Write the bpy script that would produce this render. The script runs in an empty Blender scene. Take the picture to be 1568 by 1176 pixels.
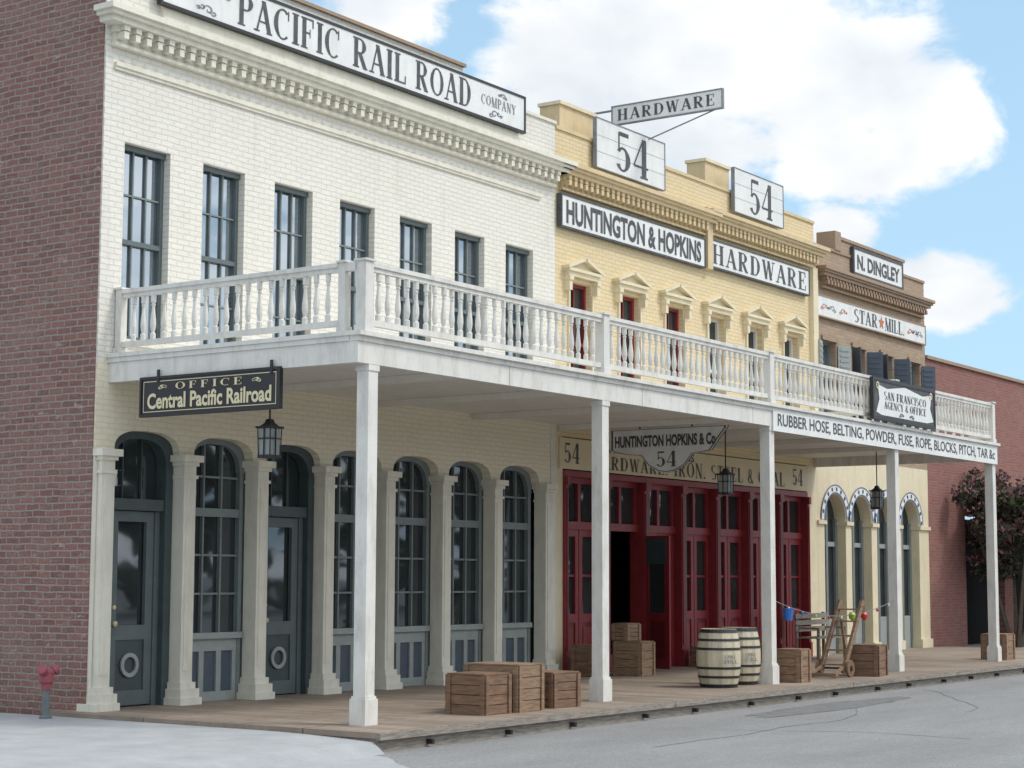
import bpy, math, random
import numpy as np
from mathutils import Vector, Matrix, noise
random.seed(7)
COL=bpy.context.scene.collection
# ------------------------------------------------------------------ materials
def newmat(name):
    m=bpy.data.materials.new(name); m.use_nodes=True
    nt=m.node_tree; b=nt.nodes['Principled BSDF']
    return m,nt,b
def N(nt,t,**k):
    n=nt.nodes.new(t)
    for a,v in k.items():
        if a=='ins':
            for i,x in v.items(): n.inputs[i].default_value=x
        else: setattr(n,a,v)
    return n
def c4(c): return (c[0],c[1],c[2],1)
def paint(name,c,rough=.6,var=.12,scale=3.0,bump=.15,c2=None,stretch=(1,1,1),metal=0,dirt=0.0):
    m,nt,b=newmat(name); L=nt.links
    tc=N(nt,'ShaderNodeTexCoord'); mp=N(nt,'ShaderNodeMapping'); mp.inputs['Scale'].default_value=stretch
    L.new(tc.outputs['Object'],mp.inputs['Vector'])
    n=N(nt,'ShaderNodeTexNoise',ins={'Scale':scale,'Detail':5.0,'Roughness':.65}); L.new(mp.outputs[0],n.inputs['Vector'])
    r=N(nt,'ShaderNodeMapRange',ins={1:.3,2:.7}); L.new(n.outputs[0],r.inputs[0])
    mx=N(nt,'ShaderNodeMix',data_type='RGBA'); L.new(r.outputs[0],mx.inputs[0])
    cc=c2 if c2 else tuple(x*(1-var*2) for x in c)
    mx.inputs[6].default_value=c4(cc); mx.inputs[7].default_value=c4(c)
    out=mx.outputs[2]
    if dirt>0:
        n2=N(nt,'ShaderNodeTexNoise',ins={'Scale':scale*.9,'Detail':8.0,'Roughness':.75}); 
        mp2=N(nt,'ShaderNodeMapping'); mp2.inputs['Scale'].default_value=(1.5,1.5,.35); L.new(tc.outputs['Object'],mp2.inputs[0]); L.new(mp2.outputs[0],n2.inputs[0])
        r2=N(nt,'ShaderNodeMapRange',ins={1:.48,2:.72,3:0,4:dirt}); L.new(n2.outputs[0],r2.inputs[0])
        m2=N(nt,'ShaderNodeMix',data_type='RGBA'); L.new(r2.outputs[0],m2.inputs[0]); L.new(out,m2.inputs[6]); m2.inputs[7].default_value=(.25,.22,.18,1); out=m2.outputs[2]
    L.new(out,b.inputs['Base Color']); b.inputs['Roughness'].default_value=rough; b.inputs['Metallic'].default_value=metal
    if bump:
        n3=N(nt,'ShaderNodeTexNoise',ins={'Scale':scale*12,'Detail':2.0}); L.new(mp.outputs[0],n3.inputs['Vector'])
        bp=N(nt,'ShaderNodeBump',ins={'Strength':bump,'Distance':.01}); L.new(n3.outputs[0],bp.inputs['Height']); L.new(bp.outputs[0],b.inputs['Normal'])
    return m
def brick(name,c1,c2,mortar,axis='x',bw=.215,bh=.072,ms=.009,bump=.6,rough=.85,dirtc=(.3,.27,.22),dirt=.25,blotch=None,depth=.012,third=None,streak=0):
    m,nt,b=newmat(name); L=nt.links
    tc=N(nt,'ShaderNodeTexCoord'); sp=N(nt,'ShaderNodeSeparateXYZ'); L.new(tc.outputs['Object'],sp.inputs[0])
    nz=N(nt,'ShaderNodeTexNoise',ins={'Scale':2.2,'Detail':5.0,'Roughness':.6}); L.new(tc.outputs['Object'],nz.inputs[0])
    ma=N(nt,'ShaderNodeMath',operation='MULTIPLY_ADD',ins={1:.05,2:-.025}); L.new(nz.outputs[0],ma.inputs[0])
    ad=N(nt,'ShaderNodeMath',operation='ADD'); L.new(sp.outputs['Z'],ad.inputs[0]); L.new(ma.outputs[0],ad.inputs[1])
    cb=N(nt,'ShaderNodeCombineXYZ'); L.new(sp.outputs['X' if axis=='x' else 'Y'],cb.inputs[0]); L.new(ad.outputs[0],cb.inputs[1])
    br=N(nt,'ShaderNodeTexBrick',ins={'Color1':c4(c1),'Color2':c4(c2),'Mortar':c4(mortar),'Scale':1.0,'Mortar Size':ms,'Mortar Smooth':.3,'Bias':-.1,'Brick Width':bw,'Row Height':bh})
    L.new(cb.outputs[0],br.inputs['Vector'])
    n2=N(nt,'ShaderNodeTexNoise',ins={'Scale':1.1,'Detail':8.0,'Roughness':.7}); L.new(tc.outputs['Object'],n2.inputs[0])
    r2=N(nt,'ShaderNodeMapRange',ins={1:.45,2:.75,3:0,4:dirt}); L.new(n2.outputs[0],r2.inputs[0])
    mx=N(nt,'ShaderNodeMix',data_type='RGBA'); L.new(r2.outputs[0],mx.inputs[0]); L.new(br.outputs['Color'],mx.inputs[6]); mx.inputs[7].default_value=c4(dirtc)
    out=mx.outputs[2]
    lay=[]
    if blotch: lay=[(7.0,.5,.7,.7,blotch,(1,2.5,1)),(3.1,.60,.66,.75,third,(1.0,3.0,1)),(16.0,.54,.7,.6,tuple(x*.42 for x in c2),(1,2.2,1))]
    if streak: lay=[(2.2,.55,.72,streak,dirtc,(1.6,.22,1)),(9.0,.52,.7,streak*.8,dirtc,(1,2.4,1))]
    for (scl,lo,hi,amt,cc,str_) in lay:
        mpx=N(nt,'ShaderNodeMapping'); mpx.inputs['Scale'].default_value=str_; mpx.inputs['Location'].default_value=(scl,scl*2,0); L.new(cb.outputs[0],mpx.inputs[0])
        n4=N(nt,'ShaderNodeTexNoise',ins={'Scale':scl,'Detail':6.0,'Roughness':.75}); L.new(mpx.outputs[0],n4.inputs[0])
        r4=N(nt,'ShaderNodeMapRange',ins={1:lo,2:hi,3:0,4:amt}); L.new(n4.outputs[0],r4.inputs[0])
        m4=N(nt,'ShaderNodeMix',data_type='RGBA'); L.new(r4.outputs[0],m4.inputs[0]); L.new(out,m4.inputs[6]); m4.inputs[7].default_value=c4(cc); out=m4.outputs[2]
    L.new(out,b.inputs['Base Color']); b.inputs['Roughness'].default_value=rough
    n3=N(nt,'ShaderNodeTexNoise',ins={'Scale':30.0,'Detail':3.0}); L.new(tc.outputs['Object'],n3.inputs[0])
    sb=N(nt,'ShaderNodeMath',operation='MULTIPLY_ADD',ins={1:-1.0}); L.new(br.outputs['Fac'],sb.inputs[0])
    s3=N(nt,'ShaderNodeMath',operation='MULTIPLY',ins={1:.9}); L.new(n3.outputs[0],s3.inputs[0]); L.new(s3.outputs[0],sb.inputs[2])
    bp=N(nt,'ShaderNodeBump',ins={'Strength':bump,'Distance':depth}); L.new(sb.outputs[0],bp.inputs['Height']); L.new(bp.outputs[0],b.inputs['Normal'])
    return m
def glassmat(name,tint=(.035,.045,.05),refl=.3,bs=.03,rc=(.80,.90,1,1)):
    m,nt,b=newmat(name); L=nt.links; nt.nodes.remove(b)
    o=nt.nodes['Material Output']; d=N(nt,'ShaderNodeBsdfDiffuse'); g=N(nt,'ShaderNodeBsdfGlossy',ins={'Color':rc,'Roughness':.03})
    tc=N(nt,'ShaderNodeTexCoord'); n=N(nt,'ShaderNodeTexNoise',ins={'Scale':1.6,'Detail':4.0}); L.new(tc.outputs['Object'],n.inputs[0])
    r=N(nt,'ShaderNodeMix',data_type='RGBA'); L.new(n.outputs[0],r.inputs[0]); r.inputs[6].default_value=c4(tuple(x*.3 for x in tint)); r.inputs[7].default_value=c4(tuple(x*1.8 for x in tint)); L.new(r.outputs[2],d.inputs[0])
    n2=N(nt,'ShaderNodeTexNoise',ins={'Scale':2.5,'Detail':1.0}); L.new(tc.outputs['Object'],n2.inputs[0])
    bp=N(nt,'ShaderNodeBump',ins={'Strength':bs,'Distance':.02}); L.new(n2.outputs[0],bp.inputs['Height']); L.new(bp.outputs[0],g.inputs['Normal'])
    mx=N(nt,'ShaderNodeMixShader',ins={0:refl}); L.new(d.outputs[0],mx.inputs[1]); L.new(g.outputs[0],mx.inputs[2]); L.new(mx.outputs[0],o.inputs[0])
    return m
def planks(name,c1,c2,gap,axis='x',w=.14,ln=2.4,rough=.8):
    m,nt,b=newmat(name); L=nt.links
    tc=N(nt,'ShaderNodeTexCoord'); sp=N(nt,'ShaderNodeSeparateXYZ'); L.new(tc.outputs['Object'],sp.inputs[0])
    cb=N(nt,'ShaderNodeCombineXYZ'); a,bb=('Y','X') if axis=='x' else ('X','Y')
    L.new(sp.outputs[a],cb.inputs[0]); L.new(sp.outputs[bb],cb.inputs[1])
    br=N(nt,'ShaderNodeTexBrick',ins={'Color1':c4(c1),'Color2':c4(c2),'Mortar':c4(gap),'Scale':1.0,'Mortar Size':.008,'Mortar Smooth':.2,'Brick Width':ln,'Row Height':w}); L.new(cb.outputs[0],br.inputs[0])
    mp=N(nt,'ShaderNodeMapping'); mp.inputs['Scale'].default_value=(1,18,1); L.new(cb.outputs[0],mp.inputs[0])
    n=N(nt,'ShaderNodeTexNoise',ins={'Scale':1.6,'Detail':8.0,'Roughness':.7}); L.new(mp.outputs[0],n.inputs[0])
    r=N(nt,'ShaderNodeMapRange',ins={1:.25,2:.75,3:.6,4:1.3}); L.new(n.outputs[0],r.inputs[0])
    nb=N(nt,'ShaderNodeTexNoise',ins={'Scale':.7,'Detail':6.0,'Roughness':.7}); L.new(tc.outputs['Object'],nb.inputs[0])
    rb_=N(nt,'ShaderNodeMapRange',ins={1:.3,2:.7,3:.75,4:1.2}); L.new(nb.outputs[0],rb_.inputs[0])
    mm=N(nt,'ShaderNodeMath',operation='MULTIPLY'); L.new(r.outputs[0],mm.inputs[0]); L.new(rb_.outputs[0],mm.inputs[1])
    mx=N(nt,'ShaderNodeVectorMath',operation='SCALE'); L.new(br.outputs['Color'],mx.inputs[0]); L.new(mm.outputs[0],mx.inputs['Scale'])
    L.new(mx.outputs[0],b.inputs['Base Color']); b.inputs['Roughness'].default_value=rough
    bp=N(nt,'ShaderNodeBump',ins={'Strength':.5,'Distance':.01}); iv=N(nt,'ShaderNodeMath',operation='MULTIPLY',ins={1:-1.0}); L.new(br.outputs['Fac'],iv.inputs[0]); L.new(iv.outputs[0],bp.inputs['Height']); L.new(bp.outputs[0],b.inputs['Normal'])
    return m
M={}
M['wbrick']=brick('painted_white_brick',(.76,.74,.675),(.735,.71,.645),(.655,.63,.57),dirt=.12,bump=.6,dirtc=(.42,.38,.31),streak=.22)
M['cream']=brick('painted_cream_brick',(.80,.74,.58),(.775,.715,.555),(.70,.64,.49),dirt=.08,bump=.4,dirtc=(.45,.40,.30),streak=.12)
M['ybrick']=brick('painted_yellow_brick',(.74,.61,.38),(.70,.57,.35),(.62,.50,.305),dirt=.12,bump=.5,dirtc=(.42,.33,.21),streak=.22)
M['tanbrick']=brick('tan_brown_brick',(.42,.30,.20),(.33,.23,.155),(.36,.30,.24),dirt=.15)
M['rbrick']=brick('old_red_brick',(.27,.125,.10),(.175,.083,.07),(.31,.27,.24),axis='y',bw=.235,bh=.083,ms=.013,blotch=(.33,.235,.205),third=(.46,.40,.36),dirt=.35,depth=.02,bump=.9)
M['rbrick_x']=brick('far_red_brick',(.28,.11,.09),(.21,.08,.07),(.26,.16,.14),dirt=.2)
M['white']=paint('white_paint',(.74,.725,.68),.55,.06,4,.1,dirt=.42)
M['trim']=paint('cream_trim_paint',(.765,.735,.63),.55,.05,4,.1,dirt=.28)
M['ytrim']=paint('yellow_trim_paint',(.68,.54,.32),.55,.07,4,.1,dirt=.3)
M['ylight']=paint('pale_yellow_paint',(.76,.67,.47),.55,.05,4,.1,dirt=.22)
M['brtrim']=paint('brown_trim_paint',(.36,.25,.165),.6,.1,4,.1)
M['ceil']=paint('porch_ceiling_paint',(.76,.73,.66),.6,.05,2,.1,stretch=(1,6,1),dirt=.12)
M['teal']=paint('dark_teal_paint',(.06,.085,.09),.4,.15,5,.1)
M['sash']=paint('grey_sash_paint',(.20,.235,.235),.45,.1,5,.1)
M['frame']=paint('slate_frame_paint',(.12,.15,.155),.45,.1,5,.1)
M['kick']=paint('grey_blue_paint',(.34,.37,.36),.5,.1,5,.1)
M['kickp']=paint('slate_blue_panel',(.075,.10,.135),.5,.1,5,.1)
M['red']=paint('dark_red_paint',(.27,.03,.037),.4,.15,5,.1)
M['redd']=paint('deep_red_paint',(.16,.018,.022),.4,.12,5,.1)
M['glass']=glassmat('window_glass',(.03,.035,.035),.13)
M['glassup']=glassmat('sky_window_glass',(.07,.085,.095),.38)
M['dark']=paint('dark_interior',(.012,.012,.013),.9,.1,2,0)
M['black']=paint('black_paint',(.018,.018,.02),.45,.1,6,.05)
M['letter']=paint('faded_black_lettering',(.035,.038,.045),.6,.2,9,0,c2=(.10,.105,.115))
M['grayl']=paint('grey_lettering',(.26,.28,.31),.6,.2,9,0)
M['signw']=paint('sign_white_paint',(.78,.79,.78),.5,.05,3,.05,dirt=.2)
M['signy']=paint('sign_yellow_paint',(.72,.61,.40),.5,.05,3,.05,dirt=.15)
M['gold']=paint('cream_gold_paint',(.72,.64,.42),.5,.05,6,0)
M['orange']=paint('orange_paint',(.55,.16,.06),.5,.1,6,0)
M['blue']=paint('blue_trim_paint',(.06,.14,.34),.5,.1,6,0)
M['iron']=paint('dark_iron',(.045,.045,.05),.5,.2,9,.1,metal=.4)
M['lamp']=paint('lantern_glass',(.34,.37,.36),.15,.1,6,0)
M['crate']=paint('crate_wood',(.28,.165,.10),.75,.2,5,.4,c2=(.12,.072,.048),stretch=(1,1,7))
M['crate2']=paint('crate_wood_light',(.36,.24,.15),.75,.2,5,.4,c2=(.17,.105,.068),stretch=(1,1,7))
M['oldwood']=paint('weathered_wood',(.38,.34,.29),.85,.2,5,.4,c2=(.15,.13,.11),stretch=(1,9,9))
M['stave1']=paint('barrel_stave',(.62,.555,.41),.6,.1,6,.2,stretch=(8,8,1))
M['stave2']=paint('barrel_stave_dark',(.50,.44,.31),.6,.1,6,.2,stretch=(8,8,1))
M['deck']=planks('boardwalk_planks',(.36,.285,.225),(.27,.215,.17),(.07,.055,.045))
M['roof']=paint('roof_gravel',(.25,.24,.22),.9,.1,6,.2)
M['hyd']=paint('faded_red_paint',(.36,.08,.10),.5,.15,9,.2)
M['hydg']=paint('grey_pipe_paint',(.16,.19,.20),.5,.15,9,.2)
M['bark']=paint('tree_bark',(.13,.10,.075),.9,.2,9,.5)
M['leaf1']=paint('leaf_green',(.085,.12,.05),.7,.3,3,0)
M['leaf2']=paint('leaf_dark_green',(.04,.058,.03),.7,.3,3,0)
M['leaf3']=paint('dull_pink_blossom',(.34,.17,.19),.7,.3,3,0)
M['bluep']=paint('bright_blue_plastic',(.03,.16,.5),.4,.05,5,0)
M['redp']=paint('bright_red_plastic',(.55,.03,.03),.4,.05,5,0)
M['greenp']=paint('bright_green_plastic',(.35,.5,.05),.4,.05,5,0)
M['concrete']=paint('pale_concrete',(.42,.435,.445),.9,.06,2.2,.6,c2=(.33,.345,.355),dirt=.12)
M['patch']=paint('dark_asphalt_patch',(.13,.13,.13),.9,.2,6,.4,c2=(.22,.22,.22))
# asphalt
m,nt,b=newmat('asphalt'); L=nt.links
tc=N(nt,'ShaderNodeTexCoord'); n1=N(nt,'ShaderNodeTexNoise',ins={'Scale':.35,'Detail':10.0,'Roughness':.75}); n2=N(nt,'ShaderNodeTexNoise',ins={'Scale':38.0,'Detail':5.0,'Roughness':.85})
mpa=N(nt,'ShaderNodeMapping'); mpa.inputs['Scale'].default_value=(.5,1.6,1); L.new(tc.outputs['Object'],mpa.inputs[0])
L.new(mpa.outputs[0],n1.inputs[0]); L.new(tc.outputs['Object'],n2.inputs[0])
rr1=N(nt,'ShaderNodeMapRange',ins={1:.3,2:.7}); L.new(n1.outputs[0],rr1.inputs[0])
r1=N(nt,'ShaderNodeMix',data_type='RGBA'); L.new(rr1.outputs[0],r1.inputs[0]); r1.inputs[6].default_value=(.205,.205,.205,1); r1.inputs[7].default_value=(.30,.30,.298,1)
mr=N(nt,'ShaderNodeMapRange',ins={1:.3,2:.7,3:.6,4:1.4}); L.new(n2.outputs[0],mr.inputs[0])
sc=N(nt,'ShaderNodeVectorMath',operation='SCALE'); L.new(r1.outputs[2],sc.inputs[0]); L.new(mr.outputs[0],sc.inputs['Scale'])
L.new(sc.outputs[0],b.inputs['Base Color'])
b.inputs['Roughness'].default_value=.9
bp=N(nt,'ShaderNodeBump',ins={'Strength':.6,'Distance':.012}); L.new(n2.outputs[0],bp.inputs['Height']); L.new(bp.outputs[0],b.inputs['Normal'])
M['asphalt']=m
# ------------------------------------------------------------------ mesh builder
class MB:
    def __init__(s): s.v=[];s.f=[];s.mi=[];s.mats=[]
    def mat(s,k):
        if k not in s.mats: s.mats.append(k)
        return s.mats.index(k)
    def poly(s,pts,k):
        i=len(s.v); s.v.extend([tuple(p) for p in pts]); s.f.append(tuple(range(i,i+len(pts)))); s.mi.append(s.mat(k))
    def box(s,x0,x1,y0,y1,z0,z1,k,T=None):
        if x0>x1:x0,x1=x1,x0
        if y0>y1:y0,y1=y1,y0
        if z0>z1:z0,z1=z1,z0
        P=[(x0,y0,z0),(x1,y0,z0),(x1,y1,z0),(x0,y1,z0),(x0,y0,z1),(x1,y0,z1),(x1,y1,z1),(x0,y1,z1)]
        if T is not None: P=[tuple(T@Vector(p)) for p in P]
        i=len(s.v); s.v.extend(P); q=s.mat(k)
        for f in [(0,3,2,1),(4,5,6,7),(0,1,5,4),(1,2,6,5),(2,3,7,6),(3,0,4,7)]:
            s.f.append(tuple(i+a for a in f)); s.mi.append(q)
    def bar(s,a,b,w,h,k,up=Vector((0,0,1))):
        a=Vector(a);b=Vector(b); d=b-a; L=d.length; z=d.normalized(); x=z.cross(up)
        if x.length<1e-4: x=Vector((1,0,0))
        x.normalize(); y=z.cross(x); T=Matrix.Translation(a)@Matrix((x,y,z)).transposed().to_4x4()
        s.box(-w/2,w/2,-h/2,h/2,0,L,k,T)
    def lathe(s,prof,seg,k,T=None,kf=None,cap=True,ph=0):
        i=len(s.v); q=s.mat(k)
        for r,z in prof:
            for j in range(seg):
                a=2*math.pi*(j+ph)/seg; p=Vector((r*math.cos(a),r*math.sin(a),z)); s.v.append(tuple(T@p if T is not None else p))
        for n in range(len(prof)-1):
            for j in range(seg):
                j2=(j+1)%seg; s.f.append((i+n*seg+j,i+n*seg+j2,i+(n+1)*seg+j2,i+(n+1)*seg+j)); s.mi.append(s.mat(kf(j)) if kf else q)
        if cap:
            s.f.append(tuple(i+j for j in range(seg))[::-1]); s.mi.append(q)
            s.f.append(tuple(i+(len(prof)-1)*seg+j for j in range(seg))); s.mi.append(q)
    def obj(s,name,parent=None,smooth=False):
        me=bpy.data.meshes.new(name); me.from_pydata(s.v,[],s.f)
        for k in s.mats: me.materials.append(M[k])
        me.polygons.foreach_set('material_index',s.mi)
        if smooth: me.polygons.foreach_set('use_smooth',[True]*len(s.f))
        me.update(); o=bpy.data.objects.new(name,me); COL.objects.link(o)
        if parent: o.parent=parent
        return o
def empty(name,loc=(0,0,0)):
    e=bpy.data.objects.new(name,None); e.location=loc; COL.objects.link(e); e.empty_display_size=.2; return e
# ------------------------------------------------------------------ serif glyphs (strokes)
def glyph(ch):
    S=[];T=.19;t=.055;q=.05
    def V(x,a=0,b=1,w=T,sa=True,sb=True):
        S.append([(x-w/2,a),(x+w/2,a),(x+w/2,b),(x-w/2,b)])
        e=.07
        if sa:S.append([(x-w/2-e,a),(x+w/2+e,a),(x+w/2+e,a+q),(x-w/2-e,a+q)])
        if sb:S.append([(x-w/2-e,b-q),(x+w/2+e,b-q),(x+w/2+e,b),(x-w/2-e,b)])
    def H(a,b,y,w=t): S.append([(a,y-w/2),(b,y-w/2),(b,y+w/2),(a,y+w/2)])
    def Dg(x0,y0,x1,y1,w): S.append([(x0-w/2,y0),(x0+w/2,y0),(x1+w/2,y1),(x1-w/2,y1)])
    def sf(x,y,w=.13): S.append([(x-w,y),(x+w,y),(x+w,y+q),(x-w,y+q)])
    def A(cx,cy,rx,ry,a0,a1,th=T):
        n=14
        for i in range(n):
            b0=math.radians(a0+(a1-a0)*i/n);b1=math.radians(a0+(a1-a0)*(i+1)/n)
            def pt(b,o):
                w=t+(th-t)*abs(math.cos(b))
                return (cx+(rx+(w/2)*o)*math.cos(b),cy+(ry-t/2+(t/2)*o)*math.sin(b))
            S.append([pt(b0,-1),pt(b0,1),pt(b1,1),pt(b1,-1)])
    w=.7
    if ch=='I': V(.17); w=.34
    elif ch in 'PR':
        V(.17);H(.2,.38,.975);H(.2,.38,.5);A(.38,.738,.2,.262,-90,90); w=.68
        if ch=='R': Dg(.36,.5,.64,0,T); sf(.66,0,.1); w=.8
    elif ch=='A': Dg(.1,0,.4,1,t*1.3);Dg(.4,1,.68,0,T);H(.2,.6,.33);sf(.1,0);sf(.68,0); w=.8
    elif ch in 'CG':
        A(.42,.5,.32,.5,50,310); S.append([(.66,.66),(.71,.66),(.71,.97),(.66,.97)]); w=.78
        if ch=='G': V(.64,.06,.45,T*.8,False,True)
    elif ch in 'FEL':
        V(.17)
        if ch!='L': H(.2,.6,.975);H(.2,.45,.52);S.append([(.56,.72),(.61,.72),(.61,1),(.56,1)]);S.append([(.43,.38),(.47,.38),(.47,.66),(.43,.66)])
        if ch!='F': H(.2,.62,.025);S.append([(.58,0),(.63,0),(.63,.28),(.58,.28)])
        w=.68
    elif ch in 'OQ': A(.42,.5,.32,.5,0,360); w=.84
    elif ch=='D': V(.17);H(.2,.36,.975);H(.2,.36,.025);A(.36,.5,.3,.5,-90,90); w=.82
    elif ch=='H': V(.17);V(.65);H(.2,.6,.5); w=.84
    elif ch=='U': V(.17,.3,1,T,False);V(.62,.3,1,t,False);A(.395,.3,.225,.3,180,360,.1); w=.8
    elif ch=='N': V(.13,0,1,t);V(.67,0,1,t,False);Dg(.15,1,.64,0,T); w=.82
    elif ch=='T': V(.35,sb=False);H(.04,.66,.975);S.append([(.04,.7),(.09,.7),(.09,1),(.04,1)]);S.append([(.61,.7),(.66,.7),(.66,1),(.61,1)]); w=.7
    elif ch=='W': Dg(.1,1,.32,0,T*.9);Dg(.32,0,.5,1,t);Dg(.5,1,.7,0,T*.9);Dg(.7,0,.9,1,t);sf(.1,1-q);sf(.9,1-q); w=1
    elif ch=='M': V(.13,0,1,t);Dg(.15,1,.48,0,T);Dg(.48,0,.8,1,t);V(.82); w=.98
    elif ch=='Y': Dg(.1,1,.38,.45,T);Dg(.38,.45,.65,1,t);V(.38,0,.46,T,True,False);sf(.1,1-q);sf(.65,1-q); w=.76
    elif ch=='K': V(.17);Dg(.25,.4,.6,1,t);Dg(.34,.55,.64,0,T);sf(.62,1-q,.1);sf(.64,0,.1); w=.78
    elif ch=='S': A(.34,.74,.2,.26,40,270,.15);A(.34,.26,.22,.26,90,-140,.15); w=.66
    elif ch=='5': H(.17,.58,.94,.1);V(.17,.52,.97,t,False,False);A(.33,.31,.23,.31,140,-150,.2); w=.68
    elif ch=='4': Dg(.05,.28,.46,1,t);H(.05,.68,.28);V(.5,0,1,T,True,False); w=.74
    elif ch=='.': H(.05,.18,.065,.13); w=.24
    elif ch=='&': A(.3,.74,.15,.26,0,360,.1);A(.3,.27,.22,.27,60,360,.15);Dg(.2,.62,.62,0,T*.8); w=.74
    else: w=.35
    return S,w
def frame(o,xd,ud):
    o=Vector(o);xd=Vector(xd);ud=Vector(ud);n=xd.cross(ud)
    return lambda u,v,w=0: o+xd*u+ud*v+n*w
def serif(F,txt,u0,u1,v0,v1,k,name,parent,off=.004,gap=.08):
    mb=MB(); tot=0;G=[]
    for ch in txt:
        S,w=glyph(ch); G.append((S,tot)); tot+=w+gap
    tot-=gap; h=v1-v0; sx=(u1-u0)/tot; i=0
    for S,x in G:
        for st in S:
            i+=1; d=off+.0006*(i%7)
            mb.poly([F(u0+(x+p[0])*sx,v0+p[1]*h,d) for p in st],k)
    return mb.obj(name,parent)
def sans(F,txt,u0,u1,v0,v1,k,name,parent,off=.005,bold=.03,arc=0,fix=None):
    cu=bpy.data.curves.new(name,'FONT'); cu.body=txt; cu.offset=bold; cu.resolution_u=3
    to=bpy.data.objects.new('tmp',cu); COL.objects.link(to); bpy.context.view_layer.update()
    me=bpy.data.meshes.new_from_object(to.evaluated_get(bpy.context.evaluated_depsgraph_get()))
    bpy.data.objects.remove(to); xs=[v.co.x for v in me.vertices]; ys=[v.co.y for v in me.vertices]
    a,b_,c,d=min(xs),max(xs),min(ys),max(ys)
    for v in me.vertices:
        fu=(v.co.x-a)/(b_-a); fv=(v.co.y-c)/(d-c)
        p=F(u0+(u1-u0)*fu,v0+(v1-v0)*fv+arc*(1-(2*fu-1)**2),off); v.co=p
    me.materials.clear(); me.materials.append(M[k]); o=bpy.data.objects.new(name,me); COL.objects.link(o); o.parent=parent; return o
def board(F,w,h,th,k,kb,parent,name='board',bw=.04,two=False):
    mb=MB()
    def bx(u0,u1,v0,v1,n0,n1,kk):
        P=[F(u,v,n) for n in (n0,n1) for (u,v) in ((u0,v0),(u1,v0),(u1,v1),(u0,v1))]
        i=len(mb.v); mb.v.extend([tuple(p) for p in P]); q=mb.mat(kk)
        for f in [(0,3,2,1),(4,5,6,7),(0,1,5,4),(1,2,6,5),(2,3,7,6),(3,0,4,7)]: mb.f.append(tuple(i+a for a in f)); mb.mi.append(q)
    bx(0,w,0,h,-th,0,k)
    if kb:
        e=.012
        bx(-.01,w+.01,-.01,bw,-th-.005,e,kb); bx(-.01,w+.01,h-bw,h+.01,-th-.005,e,kb); bx(-.01,bw,bw,h-bw,-th-.005,e,kb); bx(w-bw,w+.01,bw,h-bw,-th-.005,e,kb)
    return mb.obj(name,parent)
X=(1,0,0);Z=(0,0,1);mY=(0,-1,0)
def swirl(F,u,v,r,k,parent,flip=1,off=.004,name='scroll'):
    mb=MB()
    for (cu,cv,rr,s) in ((0,0,1,1),(1.3,.25,.6,-1),(-1.1,-.3,.55,-1),(2.1,-.1,.4,1)):
        n=26
        for i in range(n):
            def P(i,o):
                a=i/n*4.2*math.pi/2*s; rad=r*rr*(1-.75*i/n); w=.012*(1+2*math.sin(math.pi*i/n))
                return F(u+flip*(cu*r+(rad+o*w)*math.cos(a)),v+cv*r+(rad+o*w)*math.sin(a)*.7,off)
            mb.poly([P(i,-.5),P(i,.5),P(i+1,.5),P(i+1,-.5)],k)
    return mb.obj(name,parent)
# ------------------------------------------------------------------ architecture helpers
def wall(mb,x0,x1,y0,y1,z0,z1,ops,k):
    if not ops: mb.box(x0,x1,y0,y1,z0,z1,k); return
    oz0,oz1,ol=ops
    if oz0>z0: mb.box(x0,x1,y0,y1,z0,oz0,k)
    mb.box(x0,x1,y0,y1,oz1,z1,k)
    c=x0
    for a,b in ol: mb.box(c,a,y0,y1,oz0,oz1,k); c=b
    mb.box(c,x1,y0,y1,oz0,oz1,k)
def arches(mb,x0,x1,y0,y1,z1,cs,hw,zs,rise,k,pw=2.6,n=20):
    c=x0
    for xc in cs:
        mb.box(c,xc-hw,y0,y1,zs,z1,k)
        zz=lambda t: zs+rise*max(0,1-abs(t)**pw)**(1/pw)
        for i in range(n):
            ta=-math.cos(math.pi*i/n); tb=-math.cos(math.pi*(i+1)/n); a=xc+hw*ta;b=xc+hw*tb;za=zz(ta);zb=zz(tb)
            mb.poly([(a,y0,za),(b,y0,zb),(b,y0,z1),(a,y0,z1)],k)
            mb.poly([(a,y0,za),(a,y1,za),(b,y1,zb),(b,y0,zb)],k)
        c=xc+hw
    mb.box(c,x1,y0,y1,zs,z1,k)
def cornice(mb,x0,x1,zt,dep,k,kd=None,sp=.19,left=True):
    mb.box(x0-dep,x1+dep,-dep,.0,zt-.07,zt,k)
    mb.box(x0-dep*.86,x1+dep*.86,-dep*.86,.0,zt-.12,zt-.07,k)
    mb.box(x0-dep*.7,x1+dep*.7,-dep*.7,.0,zt-.19,zt-.12,k)
    mb.box(x0-.06,x1+.06,-.12,.0,zt-.27,zt-.19,k)
    n=int((x1-x0)/sp)
    for i in range(n+1):
        x=x0+.04+(x1-x0-.08)*i/n
        mb.box(x-.045,x+.045,-dep*.6,-.12,zt-.26,zt-.191,k)
        mb.box(x-.04,x+.04,-.19,-.06,zt-.36,zt-.271,k)
    mb.box(x0-.03,x1+.03,-.06,.0,zt-.40,zt-.27,k)
    mb.box(x0-.05,x1+.05,-.09,.0,zt-.44,zt-.40,k)
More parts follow.
